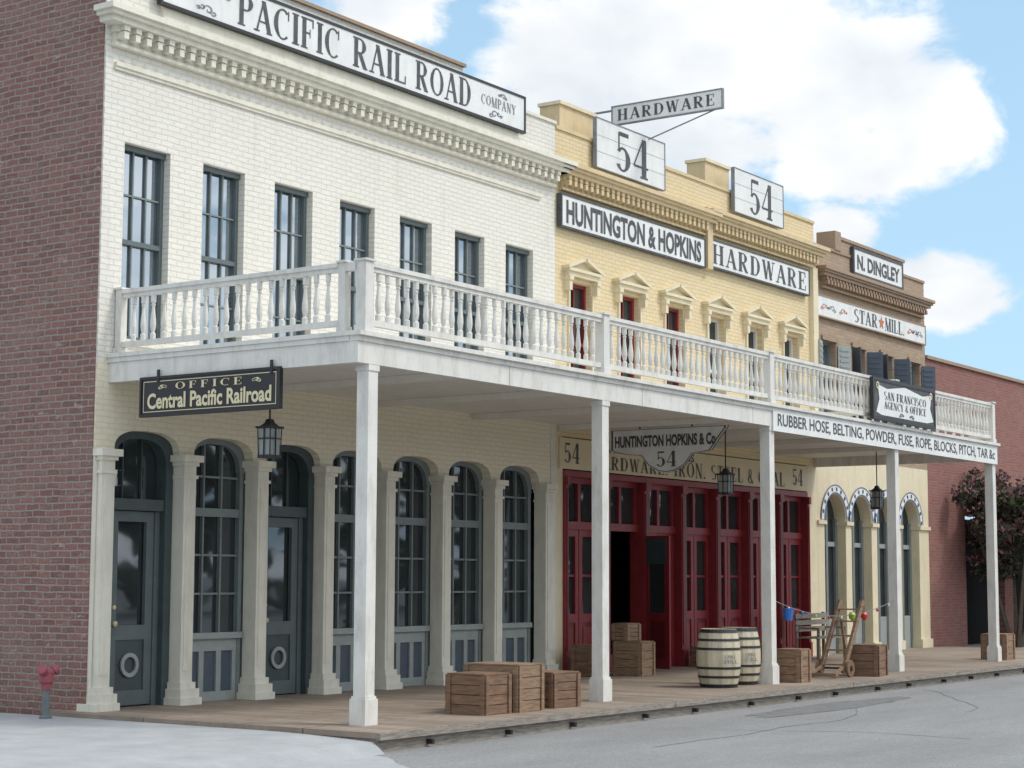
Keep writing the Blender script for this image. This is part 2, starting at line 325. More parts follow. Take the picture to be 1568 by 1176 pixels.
def sashwin(mb,a,b,z0,z1,y,kf,kg,cols=3,rows=2,meet=None,km=None):
    f=.055; km=km or kf
    mb.box(a,b,y+.035,y+.05,z0,z1,kg)
    mb.box(a,a+f,y-.02,y+.034,z0,z1,kf); mb.box(b-f,b,y-.02,y+.034,z0,z1,kf)
    mb.box(a+f,b-f,y-.02,y+.034,z1-f,z1,kf); mb.box(a+f,b-f,y-.02,y+.034,z0,z0+f,kf)
    zm=meet if meet else (z0+z1)/2
    mb.box(a+f,b-f,y-.03,y+.034,zm-.03,zm+.03,kf)
    for i in range(1,cols):
        x=a+f+(b-a-2*f)*i/cols; mb.box(x-.011,x+.011,y,y+.032,z0+f,zm-.03,km); mb.box(x-.011,x+.011,y,y+.032,zm+.03,z1-f,km)
    for (p,q) in ((z0+f,zm-.03),(zm+.03,z1-f)):
        for i in range(1,rows):
            z=p+(q-p)*i/rows; mb.box(a+f,b-f,y+.003,y+.029,z-.011,z+.011,km)
# ================================================================== WHITE BUILDING
W=empty('white_brick_building'); XW=10.1
mb=MB()
wo=[(.349+1.3827*i,.349+1.3827*i+.79) for i in range(7)]
wall(mb,0,XW,0,.3,4.2,9.25,(4.52,6.98,wo),'wbrick')
mb.box(.05,7.47,.02,.3,9.25,9.62,'wbrick')
mb.obj('front_wall',W)
mb=MB(); mb.box(-.02,.3,.03,14,-.4,9.55,'rbrick'); mb.obj('brick_side_wall',W)
mb=MB(); mb.box(.3,XW,.3,14,8.3,8.5,'roof'); mb.box(.02,7.5,-.03,.33,9.62,9.67,'brtrim'); mb.box(7.5,XW,-.03,.33,9.25,9.30,'trim'); mb.obj('roof_and_coping',W)
mb=MB(); cornice(mb,.12,XW-.14,8.58,.34,'trim'); mb.box(.14,9.62,-.05,0,7.90,7.95,'trim'); mb.box(.14,9.62,-.03,0,7.86,7.90,'trim')
mb.obj('cornice',W)
mb=MB()
for a,b in wo:
    sashwin(mb,a,b,4.52,6.98,.13,'frame','glassup',3,2,km='sash')
    mb.box(a-.03,b+.03,-.04,.1,4.44,4.515,'trim')
    mb.box(a+.002,b-.002,.08,.11,6.91,6.978,'frame')
mb.obj('upper_windows',W)
cs=[.867+1.3676*i for i in range(7)]; cols=[.183+1.3676*i for i in range(8)]
mb=MB(); arches(mb,0,XW,0,.34,4.2,cs,.555,3.14,.26,'cream'); 
mb.obj('arcade_wall',W)
mb=MB()
for i,x in enumerate(cols):
    hw=.105; yb=.16
    if i==7: x=9.83
    if i==0: x=.162
    mb.box(x-hw,x+hw,-.07,yb,.0,3.0,'trim')
    mb.box(x-hw*.6,x+hw*.6,-.082,-.07,.42,2.78,'trim')
    mb.box(x-.19,x+.19,-.17,yb+.005,0,.09,'trim'); mb.box(x-.165,x+.165,-.145,yb+.004,.09,.20,'trim'); mb.box(x-.135,x+.135,-.105,yb+.003,.20,.28,'trim')
    mb.box(x-.125,x+.125,-.09,yb+.003,2.84,2.88,'trim'); mb.box(x-.13,x+.13,-.10,yb+.004,3.0,3.05,'trim'); mb.box(x-.17,x+.17,-.14,yb+.007,3.05,3.136,'trim')
    if 0<i<7: mb.box(x-.13,x+.13,yb+.01,.339,0,3.05,'frame')
mb.box(9.96,XW,-.02,.3,0,4.2,'trim')
mb.box(.001,.05,.002,.17,0,3.05,'trim'); mb.box(.001,.29,.172,.338,0,3.05,'frame')
mb.obj('iron_columns',W)
mb=MB(); md=MB()
for i,xc in enumerate(cs):
    a=xc-.565;b=xc+.565
    if i in (0,2):
        y=.24; mb.box(a,b,y+.06,y+.08,0,3.42,'glass')
        k='teal'
        md.box(a,a+.12,y-.12,y+.055,0,2.949,k); md.box(b-.12,b,y-.12,y+.055,0,2.949,k)
        md.box(a+.12,b-.12,y-.10,y+.055,2.42,2.56,k); 
        md.box(a+.12,a+.2,y-.03,y+.05,0,2.42,'frame'); md.box(b-.2,b-.12,y-.03,y+.05,0,2.42,'frame')
        l0,l1=a+.205,b-.205
        md.box(l0,l0+.12,y-.01,y+.045,.02,2.41,'frame'); md.box(l1-.12,l1,y-.01,y+.045,.02,2.41,'frame')
        md.box(l0+.12,l1-.12,y-.01,y+.045,.02,.2,'frame'); md.box(l0+.12,l1-.12,y-.01,y+.045,.82,1.0,'frame'); md.box(l0+.12,l1-.12,y-.01,y+.045,2.28,2.41,'frame')
        md.box(l0+.12,l1-.12,y+.01,y+.04,.2,.82,'teal')
        T=Matrix.Translation((xc,y,.51))@Matrix.Rotation(math.pi/2,4,'X')
        md.lathe([(.10,0),(.15,0),(.15,.025),(.10,.025),(.10,0)],20,'kick',T,cap=False)
        md.lathe([(.01,0),(.035,.02),(.035,.05),(.01,.07)],10,'gold',Matrix.Translation((l0+.07,y-.01,1.02))@Matrix.Rotation(math.pi/2,4,'X'))
        md.lathe([(.01,0),(.03,.01),(.03,.02),(.01,.03)],10,'gold',Matrix.Translation((l0+.07,y-.01,1.22))@Matrix.Rotation(math.pi/2,4,'X'))
        for s in (-.16,.16): md.box(xc+s-.008,xc+s+.008,y+.02,y+.055,2.56,3.4,k)
        serif(frame((xc-.38,y+.055,2.72),X,Z),'III',.0,.26,0,.20,'signw','door_number',W,gap=.2)
        arches(md,a,b,y-.12,y+.05,3.13,[xc],.445,2.95,.36,k) if False else None
        arches(md,a,b,y-.12,y+.052,3.43,[xc],.445,2.95,.36,k)
    else:
        y=.19; mb.box(a,b,y+.06,y+.08,0,3.42,'glass')
        k='sash'
        md.box(a,a+.08,y-.02,y+.055,.0,2.969,k); md.box(b-.08,b,y-.02,y+.055,.0,2.969,k)
        md.box(a+.08,b-.08,y-.01,y+.055,0,.12,'kick'); md.box(a+.08,b-.08,y-.01,y+.055,.64,.80,'kick')
        md.box(a+.02,b-.02,y-.07,y+.055,.80,.88,'kick')
        md.box(a+.08,b-.08,y+.02,y+.05,.12,.64,'kickp')
        for s in (-.46,-.16,.16,.46): md.box(xc+s-.045,xc+s+.045,y-.008,y+.05,.12,.64,'kick')
        md.box(a+.08,b-.08,y-.015,y+.055,2.38,2.49,k)
        for s in (-.165,.165): md.box(xc+s-.014,xc+s+.014,y,y+.055,.88,3.4,k)
        for z in (1.38,1.88,2.9): md.box(a+.08,b-.08,y+.01,y+.053,z-.014,z+.014,k)
        arches(md,a,b,y-.03,y+.052,3.43,[xc],.47,2.97,.36,k)
mb.obj('shopfront_glass',W); md.obj('doors_and_shop_windows',W)
# Pacific rail road sign
S=empty('pacific_rail_road_sign')
mb=MB(); mb.box(.9,8.9,-.06,0,8.6,9.3,'trim'); mb.obj('backing',S)
F=frame((.78,-.13,8.85),X,Z)
board(F,8.22,.60,.06,'signw','black',S,bw=.03)
serif(F,'PACIFIC',1.40,3.52,.09,.53,'letter','lettering_1',S)
serif(F,'RAIL',3.80,5.06,.09,.53,'letter','lettering_2',S)
serif(F,'ROAD',5.28,6.72,.09,.53,'letter','lettering_3',S)
serif(F,'COMPANY',6.98,7.95,.24,.40,'grayl','lettering_4',S)
for u,fl in ((7.35,1),(.85,-1)):
    swirl(F,u,.13,.09,'grayl',S,fl)
swirl(F,.55,.32,.15,'grayl',S,1); swirl(F,1.1,.42,.10,'grayl',S,-1); swirl(F,7.6,.47,.06,'grayl',S,-1)
# ================================================================== BALCONY
B=empty('wooden_balcony'); XL=.20;XR=20.15;YF=-3.95
px=[.473+4.892*i for i in range(5)]
mb=MB()
mb.box(XL,XR,YF+.12,-.0,4.14,4.27,'ceil')
for x in px[1:4]+[2.9,7.8,12.7,17.6]: mb.box(x-.06,x+.06,-3.7,-.005,4.05,4.138,'ceil')
mb.box(XL-.02,XR+.02,YF+.02,YF+.12,3.95,4.19,'white'); mb.box(XL-.06,XR+.06,YF-.05,YF+.14,4.25,4.30,'white'); mb.box(XL-.03,XR+.03,YF-.0,YF+.13,4.19,4.25,'white')
mb.box(XL-.02,XL+.08,YF+.121,-.002,3.95,4.19,'white'); mb.box(XL-.06,XL+.1,YF+.141,-.002,4.25,4.30,'white'); mb.box(XL-.04,XL+.08,YF+.131,-.002,4.191,4.249,'white')
mb.box(XR-.08,XR+.02,YF+.121,-.002,3.95,4.25,'white'); mb.box(XR-.1,XR+.06,YF+.141,-.002,4.25,4.30,'white')
for x in (3.1,6.3,9.6,12.9,16.2): mb.box(x,x+.004,YF+.017,YF+.0205,3.95,4.19,'grayl')
mb.obj('deck_and_fascia',B)
mb=MB()
for x in px:
    mb.box(x-.082,x+.082,-3.915,-3.75,.31,3.88,'white')
    mb.box(x-.11,x+.11,-3.943,-3.722,0,.28,'white'); mb.box(x-.097,x+.097,-3.93,-3.735,.28,.31,'white')
    mb.box(x-.095,x+.095,-3.928,-3.737,3.88,3.948,'white')
mb.obj('posts',B)
mb=MB(); yr=-3.87
prof=[(.034,0),(.034,.07),(.018,.085),(.026,.11),(.036,.17),(.034,.23),(.022,.33),(.018,.40),(.027,.425),(.018,.44),(.032,.455),(.032,.55)]
rb=random.Random(5)
def baluster(x,y,z=4.45):
    T=Matrix.Translation((x+rb.uniform(-.006,.006),y+rb.uniform(-.006,.006),z))@Matrix.Rotation(rb.uniform(-.015,.015),4,'Y')@Matrix.Rotation(rb.uniform(-.3,.3),4,'Z'); mb.lathe(prof,8,'white',T,ph=.5,cap=False)
def rail(a,b,nx):
    (x0,y0),(x1,y1)=a,b; L=math.hypot(x1-x0,y1-y0); n=int(round(L/.172))
    dx=.035 if x0==x1 else 0; dy=.035 if y0==y1 else 0
    mb.box(x0-dx*1.6,x1+dx*1.6,y0-dy*1.6,y1+dy*1.6,5.045,5.095,'white'); mb.box(x0-dx,x1+dx,y0-dy,y1+dy,4.995,5.045,'white')
    mb.box(x0-dx,x1+dx,y0-dy,y1+dy,4.385,4.45,'white')
    for i in range(1,n): baluster(x0+(x1-x0)*i/n,y0+(y1-y0)*i/n)
def newel(x,y,w=.07):
    mb.box(x-w,x+w,y-w,y+w,4.38,5.10,'white'); mb.box(x-w-.02,x+w+.02,y-w-.02,y+w+.02,5.10,5.125,'white'); mb.box(x-w-.012,x+w+.012,y-w-.012,y+w+.012,4.30,4.38,'white')
pn=[.36]+px[1:]
for x in pn: newel(x,yr)
for i in range(4): rail((pn[i]+.07,yr),(pn[i+1]-.07,yr),0)
XS=.30
newel(XS,-.07,.05); newel(px[4],-.08,.06)
newel(XS+.02,yr+.26,.05)
rail((XS,yr+.31),(XS,-.12),0); rail((px[4],yr+.075),(px[4],-.14),0)
mb.box(XS-.03,XS+.03,yr+.07,yr+.21,4.995,5.09,'white')
mb.obj('balustrade',B)
# fascia sign
S=empty('rubber_hose_fascia_sign'); F=frame((10.24,YF-.005,3.88),X,Z); board(F,9.9,.34,.02,'signw',None,S)
sans(F,'RUBBER HOSE, BELTING, POWDER, FUSE, ROPE, BLOCKS, PITCH, TAR &c',.15,9.75,.06,.28,'letter','lettering',S,bold=.01)
S=empty('san_francisco_agency_sign'); F=frame((13.85,YF-.10,4.34),X,Z); board(F,2.8,.71,.05,'letter','black',S,bw=.05)
mb=MB()
pts=[(.12,.12),(.35,.08),(2.4,.08),(2.7,.12),(2.55,.35),(2.62,.6),(2.2,.55),(1.4,.64),(.6,.55),(.2,.6),(.26,.35)]
mb.poly([F(u,v,.006) for u,v in pts],'signw'); mb.obj('painted_shape',S)
serif(F,'SAN FRANCISCO',.45,2.35,.36,.50,'letter','lettering_1',S,off=.012); serif(F,'AGENCY & OFFICE',.45,2.35,.20,.33,'letter','lettering_2',S,off=.012); 
swirl(F,1.2,.13,.05,'grayl',S,1,off=.012); swirl(F,1.7,.13,.05,'grayl',S,-1,off=.012)
for u,v in ((.1,.55),(2.5,.55)): sans(F,'O',u+.02,u+.15,v-.03,v+.1,'gold','corner_ornament',S,off=.013)
# office sign
S=empty('central_pacific_office_sign'); F=frame((XL-.05,-.60,3.50),mY,Z); board(F,2.22,.46,.04,'black','black',S,bw=.02)
mb=MB()
for (a,b_,c,d) in ((.05,2.17,.045,.054),(.05,2.17,.406,.415),(.05,.059,.054,.406),(2.161,2.17,.054,.406)): mb.poly([F(a,c,.003),F(b_,c,.003),F(b_,d,.003),F(a,d,.003)],'gold')
mb.obj('gold_line',S)
serif(F,'OFFICE',.58,1.65,.30,.385,'gold','lettering_1',S,gap=.3)
sans(F,'Central Pacific Railroad',.12,2.10,.08,.27,'gold','lettering_2',S,bold=.03)
swirl(F,.36,.34,.03,'gold',S,1); swirl(F,1.88,.34,.03,'gold',S,-1)
mb=MB()
for y in (-.9,-2.7): mb.box(XL-.065,XL-.05,y-.02,y+.02,3.9,4.05,'iron')
mb.obj('hangers',S)
# Huntington hopkins hanging sign (perpendicular)
S=empty('huntington_hopkins_hanging_sign'); F=frame((11.2,-.40,3.35),mY,Z)
mb=MB()
out=[(0,.75),(0,.40),(.25,.33),(.6,.30),(.75,.12),(.95,.02),(1.1,0),(1.25,.02),(1.45,.12),(1.6,.30),(1.95,.35),(2.1,.55),(2.25,.72),(2.25,.75)]
mb.poly([F(u,v,0) for u,v in out],'signw'); mb.poly([F(u,v,-.04) for u,v in out][::-1],'signw')
for i in range(len(out)):
    a=out[i];b_=out[(i+1)%len(out)]; mb.poly([F(*a,0),F(*a,-.04),F(*b_,-.04),F(*b_,0)],'letter')
for i in range(len(out)):
    a=Vector(out[i]);b_=Vector(out[(i+1)%len(out)]); c=Vector((1.1,.45)); mb.poly([F(*(c+(a-c)*.975),.003),F(*(c+(a-c)*.945),.003),F(*(c+(b_-c)*.945),.003),F(*(c+(b_-c)*.975),.003)],'letter')
mb.obj('board',S)
sans(F,'HUNTINGTON HOPKINS & Co',.1,2.03,.44,.64,'letter','lettering',S,bold=.04); serif(F,'54',.90,1.30,.10,.36,'letter','number',S)
mb=MB(); mb.box(11.19,11.21,-1.0,-.98,4.1,4.14,'iron'); mb.box(11.19,11.21,-2.0,-1.98,4.1,4.14,'iron'); mb.obj('hangers',S)
# ================================================================== YELLOW BUILDING
Y=empty('yellow_brick_building'); X0=XW+.002;X1=20.2
mb=MB()
yo=[(10.52+1.628*i,10.52+1.628*i+.70) for i in range(6)]
wall(mb,X0,X1,0,.3,3.96,9.18,(4.55,6.62,yo),'ybrick')
mb.box(X0,10.34,0,.3,0,3.96,'ylight'); mb.box(19.7,X1,0,.3,0,3.96,'ylight')
mb.obj('front_wall',Y)
mb=MB(); mb.box(X0,X1,-.03,.33,9.18,9.24,'ytrim'); mb.box(X0,X1,.34,14,8.3,8.5,'roof')
mb.box(10.75,11.9,.34,.75,8.5,9.80,'ytrim'); mb.box(10.72,11.93,.30,.78,9.80,9.86,'ylight'); mb.box(16.0,17.0,.34,.75,8.5,9.80,'ytrim'); mb.box(15.97,17.03,.30,.78,9.80,9.86,'ylight')
mb.box(X1-.3,X1,.3,14,3,9.1,'ytrim')
mb.obj('parapet_and_roof',Y)
mb=MB(); cornice(mb,10.25,15.17,8.58,.32,'ytrim',sp=.17); cornice(mb,15.45,20.05,8.64,.32,'ytrim',sp=.17)
mb.box(15.22,15.42,-.14,0,7.0+.5,8.7,'ytrim')
mb.box(19.95,20.18,-.10,0,4.3,8.2,'ylight')
mb.obj('cornice',Y)
mb=MB()
for i,(a,b) in enumerate(yo):
    xc=(a+b)/2
    mb.box(a-.14,b+.14,-.10,0,6.70,6.78,'ylight'); mb.box(a-.17,b+.17,-.14,0,6.78,6.83,'ylight')
    for s in (-1,1):
        T=Matrix.Translation((xc,-.0,7.06))@Matrix.Rotation(s*math.radians(19),4,'Y')
        mb.box(0,s*.60,-.15,0,-.055,.0,'ylight',T)
        xx=xc+s*.44; mb.box(xx-.045,xx+.045,-.11,0,6.45,6.62,'ylight'); mb.box(xx-.06,xx+.06,-.13,-.0,6.62,6.697,'ylight')
    mb.poly([(xc-.5,-.05,6.83),(xc+.5,-.05,6.83),(xc,-.05,7.02)],'ylight')
    mb.box(a-.04,a,-.04,.0,4.5,6.45,'ylight'); mb.box(b,b+.04,-.04,0,4.5,6.45,'ylight')
    mb.box(a-.08,b+.08,-.08,.1,4.47,4.545,'ylight')
    if i<3:
        sashwin(mb,a,b,4.55,6.62,.12,'red','glass',2,2)
    else:
        sashwin(mb,a,b,4.55,6.62,.14,'white','glass',2,2)
mb.obj('upper_windows',Y)
# shopfront
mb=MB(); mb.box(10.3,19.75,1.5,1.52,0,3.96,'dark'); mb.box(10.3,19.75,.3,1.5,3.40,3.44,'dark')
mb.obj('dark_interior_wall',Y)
mb=MB(); mg=MB(); bx0=10.34; bw=(19.70-bx0)/7
mb.box(bx0,19.70,-.02,.3,3.30,3.40,'red')
for i in range(8):
    x=bx0+bw*i
    a=max(bx0,x-.09); b=min(19.7,x+.09)
    mb.box(a,b,-.06,.25,.0,3.298,'red'); mb.box(a-.0,b+.0,-.09,-.06,0,.3,'red'); mb.box(a+.03,b-.03,-.075,-.06,.4,3.1,'redd'); mb.box(a,b,-.10,-.06,3.15,3.298,'red')
for i in range(7):
    a=bx0+bw*i+.09; b=bx0+bw*(i+1)-.09; y=.12; m_=(a+b)/2
    mb.box(a,b,y-.05,y+.06,2.42,2.55,'red'); mb.box(a,b,y-.02,y+.04,3.2,3.30,'red')
    mg.box(a,b,y+.045,y+.055,2.55,3.2,'glass')
    for s in (a+.05,m_,b-.05): mb.box(s-.04,s+.04,y-.02,y+.04,2.55,3.2,'red')
    if i==1:
        continue
    mg.box(a,b,y+.045,y+.055,.0,2.42,'glass')
    for (p,q) in ((a,m_-.01),(m_+.01,b)):
        mb.box(p,p+.10,y-.01,y+.04,0,2.42,'red'); mb.box(q-.10,q,y-.01,y+.04,0,2.42,'red')
        mb.box(p+.1,q-.1,y-.01,y+.04,.0,.16,'red'); mb.box(p+.1,q-.1,y-.01,y+.04,.85,1.0,'red'); mb.box(p+.1,q-.1,y-.01,y+.04,2.3,2.42,'red')
        mb.box(p+.1,q-.1,y+.01,y+.03,.16,.85,'redd'); mb.box(p+.15,q-.15,y-.0,y+.02,.24,.77,'red')
        mb.box(p+.1,q-.1,y+.01,y+.035,1.62,1.66,'red')
mb.obj('red_shopfront',Y); mg.obj('shopfront_glass',Y)
mb=MB(); xh=13.0
T=Matrix.Translation((xh,-.02,0))@Matrix.Rotation(math.radians(-15),4,'Z')
for (y0_,y1_,z0_,z1_,k,t0,t1) in ((-.62,-.5,.02,2.35,'red',-.02,.02),(-.12,0,.02,2.35,'red',-.02,.02),(-.5,-.12,.02,.2,'red',-.02,.02),(-.5,-.12,.85,1.0,'red',-.02,.02),(-.5,-.12,2.2,2.35,'red',-.02,.02),(-.5,-.12,.2,.85,'redd',-.01,.01),(-.5,-.12,1.0,2.2,'glass',-.008,.008)):
    mb.box(t0,t1,y0_,y1_,z0_,z1_,k,T)
mb.box(-.03,-.021,-.55,-.05,1.85,2.3,'teal',T)
mb.obj('open_door_leaf',Y)
S=empty('hardware_iron_steel_sign'); F=frame((10.2,-.03,3.42),X,Z); board(F,9.5,.52,.03,'signy',None,S)
serif(F,'54',.12,.62,.10,.44,'letter','number_1',S); serif(F,'54',8.75,9.25,.10,.44,'letter','number_2',S)
sans(F,'HUNTINGTON & HOPKINS',1.0,4.6,.34,.49,'letter','lettering_1',S,bold=.02,arc=.0)
serif(F,'HARDWARE.',1.0,3.6,.05,.28,'letter','lettering_2',S,gap=.12)
serif(F,'IRON. STEEL & COAL',3.85,8.4,.06,.44,'letter','lettering_3',S,gap=.12) if False else serif(F,'IRON. STEEL & COAL',3.85,8.4,.05,.33,'letter','lettering_3',S,gap=.12)
# wall signs
S=empty('huntington_hopkins_wall_sign'); F=frame((10.14,-.10,7.50),X,Z); board(F,5.02,.56,.08,'signw','letter',S,bw=.02)
sans(F,'HUNTINGTON & HOPKINS',.15,4.87,.07,.48,'letter','lettering',S,bold=.035)
S=empty('hardware_wall_sign'); F=frame((15.32,-.10,7.56),X,Z); board(F,4.42,.54,.08,'signw','letter',S,bw=.02)
serif(F,'HARDWARE',.15,4.27,.08,.46,'letter','lettering',S,gap=.14)
for j,(a,b,z0_) in enumerate(((11.22,13.6,8.72),(16.35,18.5,8.80))):
    S=empty('number_54_parapet_sign'); F=frame((a,-.12,z0_),X,Z); board(F,b-a,.88,.06,'signw','grayl',S,bw=.004)
    mb=MB()
    for v in (.28,.57): mb.poly([F(.006,v,.002),F(b-a-.006,v,.002),F(b-a-.006,v+.008,.002),F(.006,v+.008,.002)],'grayl')
    mb.obj('board_joints',S)
    serif(F,'54',.62,1.82 if j==0 else 1.7,.07,.79,'letter','number',S)
S=empty('hardware_roof_sign'); F=frame((13.0,.65,9.93),mY,Z); board(F,2.3,.35,.05,'signw','grayl',S,bw=.012)
serif(F,'HARDWARE',.12,2.15,.07,.28,'letter','lettering',S,gap=.14)
mb=MB(); mb.box(12.98,13.02,.65,1.5,10.19,10.22,'grayl'); mb.box(12.96,13.04,1.42,1.5,8.5,10.3,'grayl'); mb.bar((13.02,.9,9.3),(13.03,-1.5,9.93),.02,.02,'grayl'); mb.bar((13.02,.6,9.93),(13.02,1.05,9.5),.03,.03,'grayl')
mb.obj('bracket',S)
# ================================================================== DINGLEY BUILDING
Dg_=empty('brown_brick_building'); X0=20.205;X1=26.35
mb=MB()
do=[(20.55,21.25),(22.1,22.8),(23.65,24.35),(25.3,26.0)]
wall(mb,X0,X1,0,.3,4.2,8.72,(4.6,6.72,do),'tanbrick'); mb.box(21.3,25.1,.0,.3,8.72,9.05,'tanbrick')
mb.obj('front_wall',Dg_)
mb=MB(); cornice(mb,X0+.3,X1-.25,8.28,.28,'brtrim',sp=.16); mb.box(X0,X1,-.03,.33,8.72,8.78,'brtrim'); mb.box(21.25,25.15,-.03,.33,9.05,9.12,'brtrim')
mb.box(21.2,21.5,-.05,.4,8.78,9.2,'brtrim')
mb.box(X0,X1,.34,14,8.0,8.2,'roof'); mb.box(X1-.3,X1,.3,14,-.2,8.6,'tanbrick')
mb.obj('cornice_and_roof',Dg_)
mb=MB()
for a,b in do:
    sashwin(mb,a,b,4.6,6.72,.16,'sash','glassup',2,2); mb.box(a-.06,b+.06,-.05,.02,6.72,6.82,'brtrim'); mb.box(a-.05,b+.05,-.06,.1,4.52,4.595,'brtrim')
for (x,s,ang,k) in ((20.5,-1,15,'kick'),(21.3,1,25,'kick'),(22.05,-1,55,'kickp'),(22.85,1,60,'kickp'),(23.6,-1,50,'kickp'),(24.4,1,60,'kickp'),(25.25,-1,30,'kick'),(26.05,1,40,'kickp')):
    T=Matrix.Translation((x,-.02,0))@Matrix.Rotation(-s*math.radians(ang),4,'Z')
    mb.box(0,s*.36,-.02,.0,4.65,6.68,k,T); 
    for z in np.arange(4.75,6.6,.12): mb.box(s*.05,s*.31,-.035,-.02,z,z+.05,k,T)
mb.obj('upper_windows_and_shutters',Dg_)
ac=[21.08,22.46,23.84,25.22]; mb=MB(); arches(mb,X0,X1,0,.35,4.2,ac,.54,2.86,.56,'ylight',pw=2)
c=X0
for xc in ac+[None]:
    e=xc-.54 if xc else X1
    mb.box(c,e,0,.35,0,2.86,'ylight'); mb.box(c-.03,e+.03,-.05,.36,2.76,2.84,'ylight'); mb.box(c-.03,e+.03,-.05,.36,0,.2,'ylight')
    if xc: c=xc+.54
mb.obj('arcade_wall',Dg_)
mb=MB()
for xc in ac:
    n=18
    for i in range(n):
        a0=math.pi*i/n;a1=math.pi*(i+1)/n
        def P(a,r,y): return (xc+r*math.cos(a),y,2.86+r*1.03*math.sin(a))
        mb.poly([P(a0,.56,-.02),P(a0,.74,-.02),P(a1,.74,-.02),P(a1,.56,-.02)],'signw')
        mb.poly([P(a0,.56,-.02),P(a1,.56,-.02),P(a1,.56,0),P(a0,.56,0)],'signw')
        if i%2==0: mb.poly([P(a0+.03,.61,-.024),P(a0+.03,.69,-.024),P(a1-.03,.69,-.024),P(a1-.03,.61,-.024)],'letter')
        mb.poly([P(a0,.56,-.026),P(a0,.585,-.026),P(a1,.585,-.026),P(a1,.56,-.026)],'blue')
        mb.poly([P(a0,.72,-.026),P(a0,.745,-.026),P(a1,.745,-.026),P(a1,.72,-.026)],'blue')
    y=.22; mb.box(xc-.54,xc+.54,y+.05,y+.06,0,3.42,'glass')
    for s in (-.49,0,.49): mb.box(xc+s-.05,xc+s+.05,y-.02,y+.045,0,3.3 if s==0 else 2.9,'sash')
    for z0_,z1_ in ((0,.75),(2.3,2.4)): mb.box(xc-.44,xc+.44,y,y+.045,z0_,z1_,'kick')
mb.obj('arch_lettering_and_doors',Dg_)
S=empty('dingley_sign'); F=frame((22.08,-.08,8.36),X,Z); board(F,2.8,.62,.06,'signw','letter',S,bw=.05); sans(F,'N. DINGLEY',.2,2.6,.13,.47,'letter','lettering',S,bold=.035)
S=empty('star_mill_sign'); F=frame((20.15,-.08,7.2),X,Z); board(F,6.05,.46,.05,'signw','brtrim',S,bw=.02)
serif(F,'STAR',1.9,3.2,.08,.38,'letter','lettering_1',S); serif(F,'MILL.',3.62,4.75,.08,.38,'letter','lettering_2',S)
mb=MB(); st=[]
for i in range(10):
    r=.17 if i%2==0 else .075; a=math.pi/2+i*math.pi/5; st.append((3.42+r*math.cos(a),.23+r*math.sin(a)))
for i in range(10): mb.poly([F(3.42,.23,.006),F(*st[i],.006),F(*st[(i+1)%10],.006)],'orange')
mb.obj('star',S)
for u,fl in ((.35,1),(.8,-1),(1.3,1),(5.1,1),(5.45,-1),(5.7,-1)): swirl(F,u,.22,.10,'orange' if fl>0 else 'grayl',S,fl)
# ================================================================== FAR BUILDING
R_=empty('red_brick_warehouse')
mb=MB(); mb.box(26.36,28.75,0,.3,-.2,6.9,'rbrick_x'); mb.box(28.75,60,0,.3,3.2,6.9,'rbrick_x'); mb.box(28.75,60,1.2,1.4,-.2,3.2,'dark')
for x in (31.5,35,38.5,42,46,50,55): mb.box(x,x+.8,0,.3,-.2,3.2,'rbrick_x')
mb.box(26.36,60,-.06,.32,6.9,6.98,'brtrim'); mb.box(26.36,60,.3,14,6.3,6.5,'roof'); mb.obj('walls',R_)
mb=MB(); mb.box(28.6,60,-3.4,-.01,3.75,3.87,'oldwood'); mb.box(28.6,60,-3.5,-3.4,3.6,3.95,'brtrim')
for x in (28.9,33,37,41,45,49): mb.box(x,x+.14,-3.38,-3.24,-.2,3.75,'brtrim')
mb.obj('awning',R_)
mb=MB(); mb.lathe([(.03,6.4),(.02,8.6)],8,'grayl',Matrix.Translation((26.9,2,0))); mb.lathe([(.06,8.0),(.06,8.3)],8,'grayl',Matrix.Translation((26.9,2,0))); mb.obj('roof_mast')
# ================================================================== GROUND
def grid(name,xs,ys,zf,k):
    v=[(x,y,zf(x,y)) for y in ys for x in xs]; n=len(xs); f=[(j*n+i,j*n+i+1,(j+1)*n+i+1,(j+1)*n+i) for j in range(len(ys)-1) for i in range(n-1)]
    me=bpy.data.meshes.new(name); me.from_pydata(v,[],f); me.materials.append(M[k]); me.polygons.foreach_set('use_smooth',[True]*len(f)); o=bpy.data.objects.new(name,me); COL.objects.link(o); return o
grid('ground',[-1500,-300,-60,-10,0,10,30,60,300,1500],[-1500,-300,-60,-15,-5,0,20,300,1500],lambda x,y:-.20,'asphalt')
def rz(x,y):
    s=min(1,max(0,(y+7.5)/4.5)); s=s*s*(3-2*s); return -.205+.155*s
v=[];f=[];ys=list(np.linspace(-9,14,110)); ts=[0,.01,.02,.04,.07,.12,.2,.35,.6,1]
for y in ys:
    xr=-.262 if y>-4.6 else -.262+(y+4.6)*.6+.25*noise.noise(Vector((y*1.7,0,0)))+.10*noise.noise(Vector((y*6,2,0)))
    for t in ts:
        x=xr-t*45; z=rz(x,y)
        if y<-4.62: z=-.207+(z+.207)*min(1,t*12+.02)
        if y<-8.9: z=-.215
        v.append((x,y,z+.012*noise.noise(Vector((x*.8,y*.8,0)))*(1 if 0<t else 0)))
n=len(ts)
for j in range(len(ys)-1):
    for i in range(n-1): f.append((j*n+i+1,j*n+i,(j+1)*n+i,(j+1)*n+i+1))
me=bpy.data.meshes.new('concrete_ramp'); me.from_pydata(v,[],f); me.materials.append(M['concrete']); me.polygons.foreach_set('use_smooth',[True]*len(f)); o=bpy.data.objects.new('concrete_ramp',me); COL.objects.link(o)
mb=MB(); pp=[]
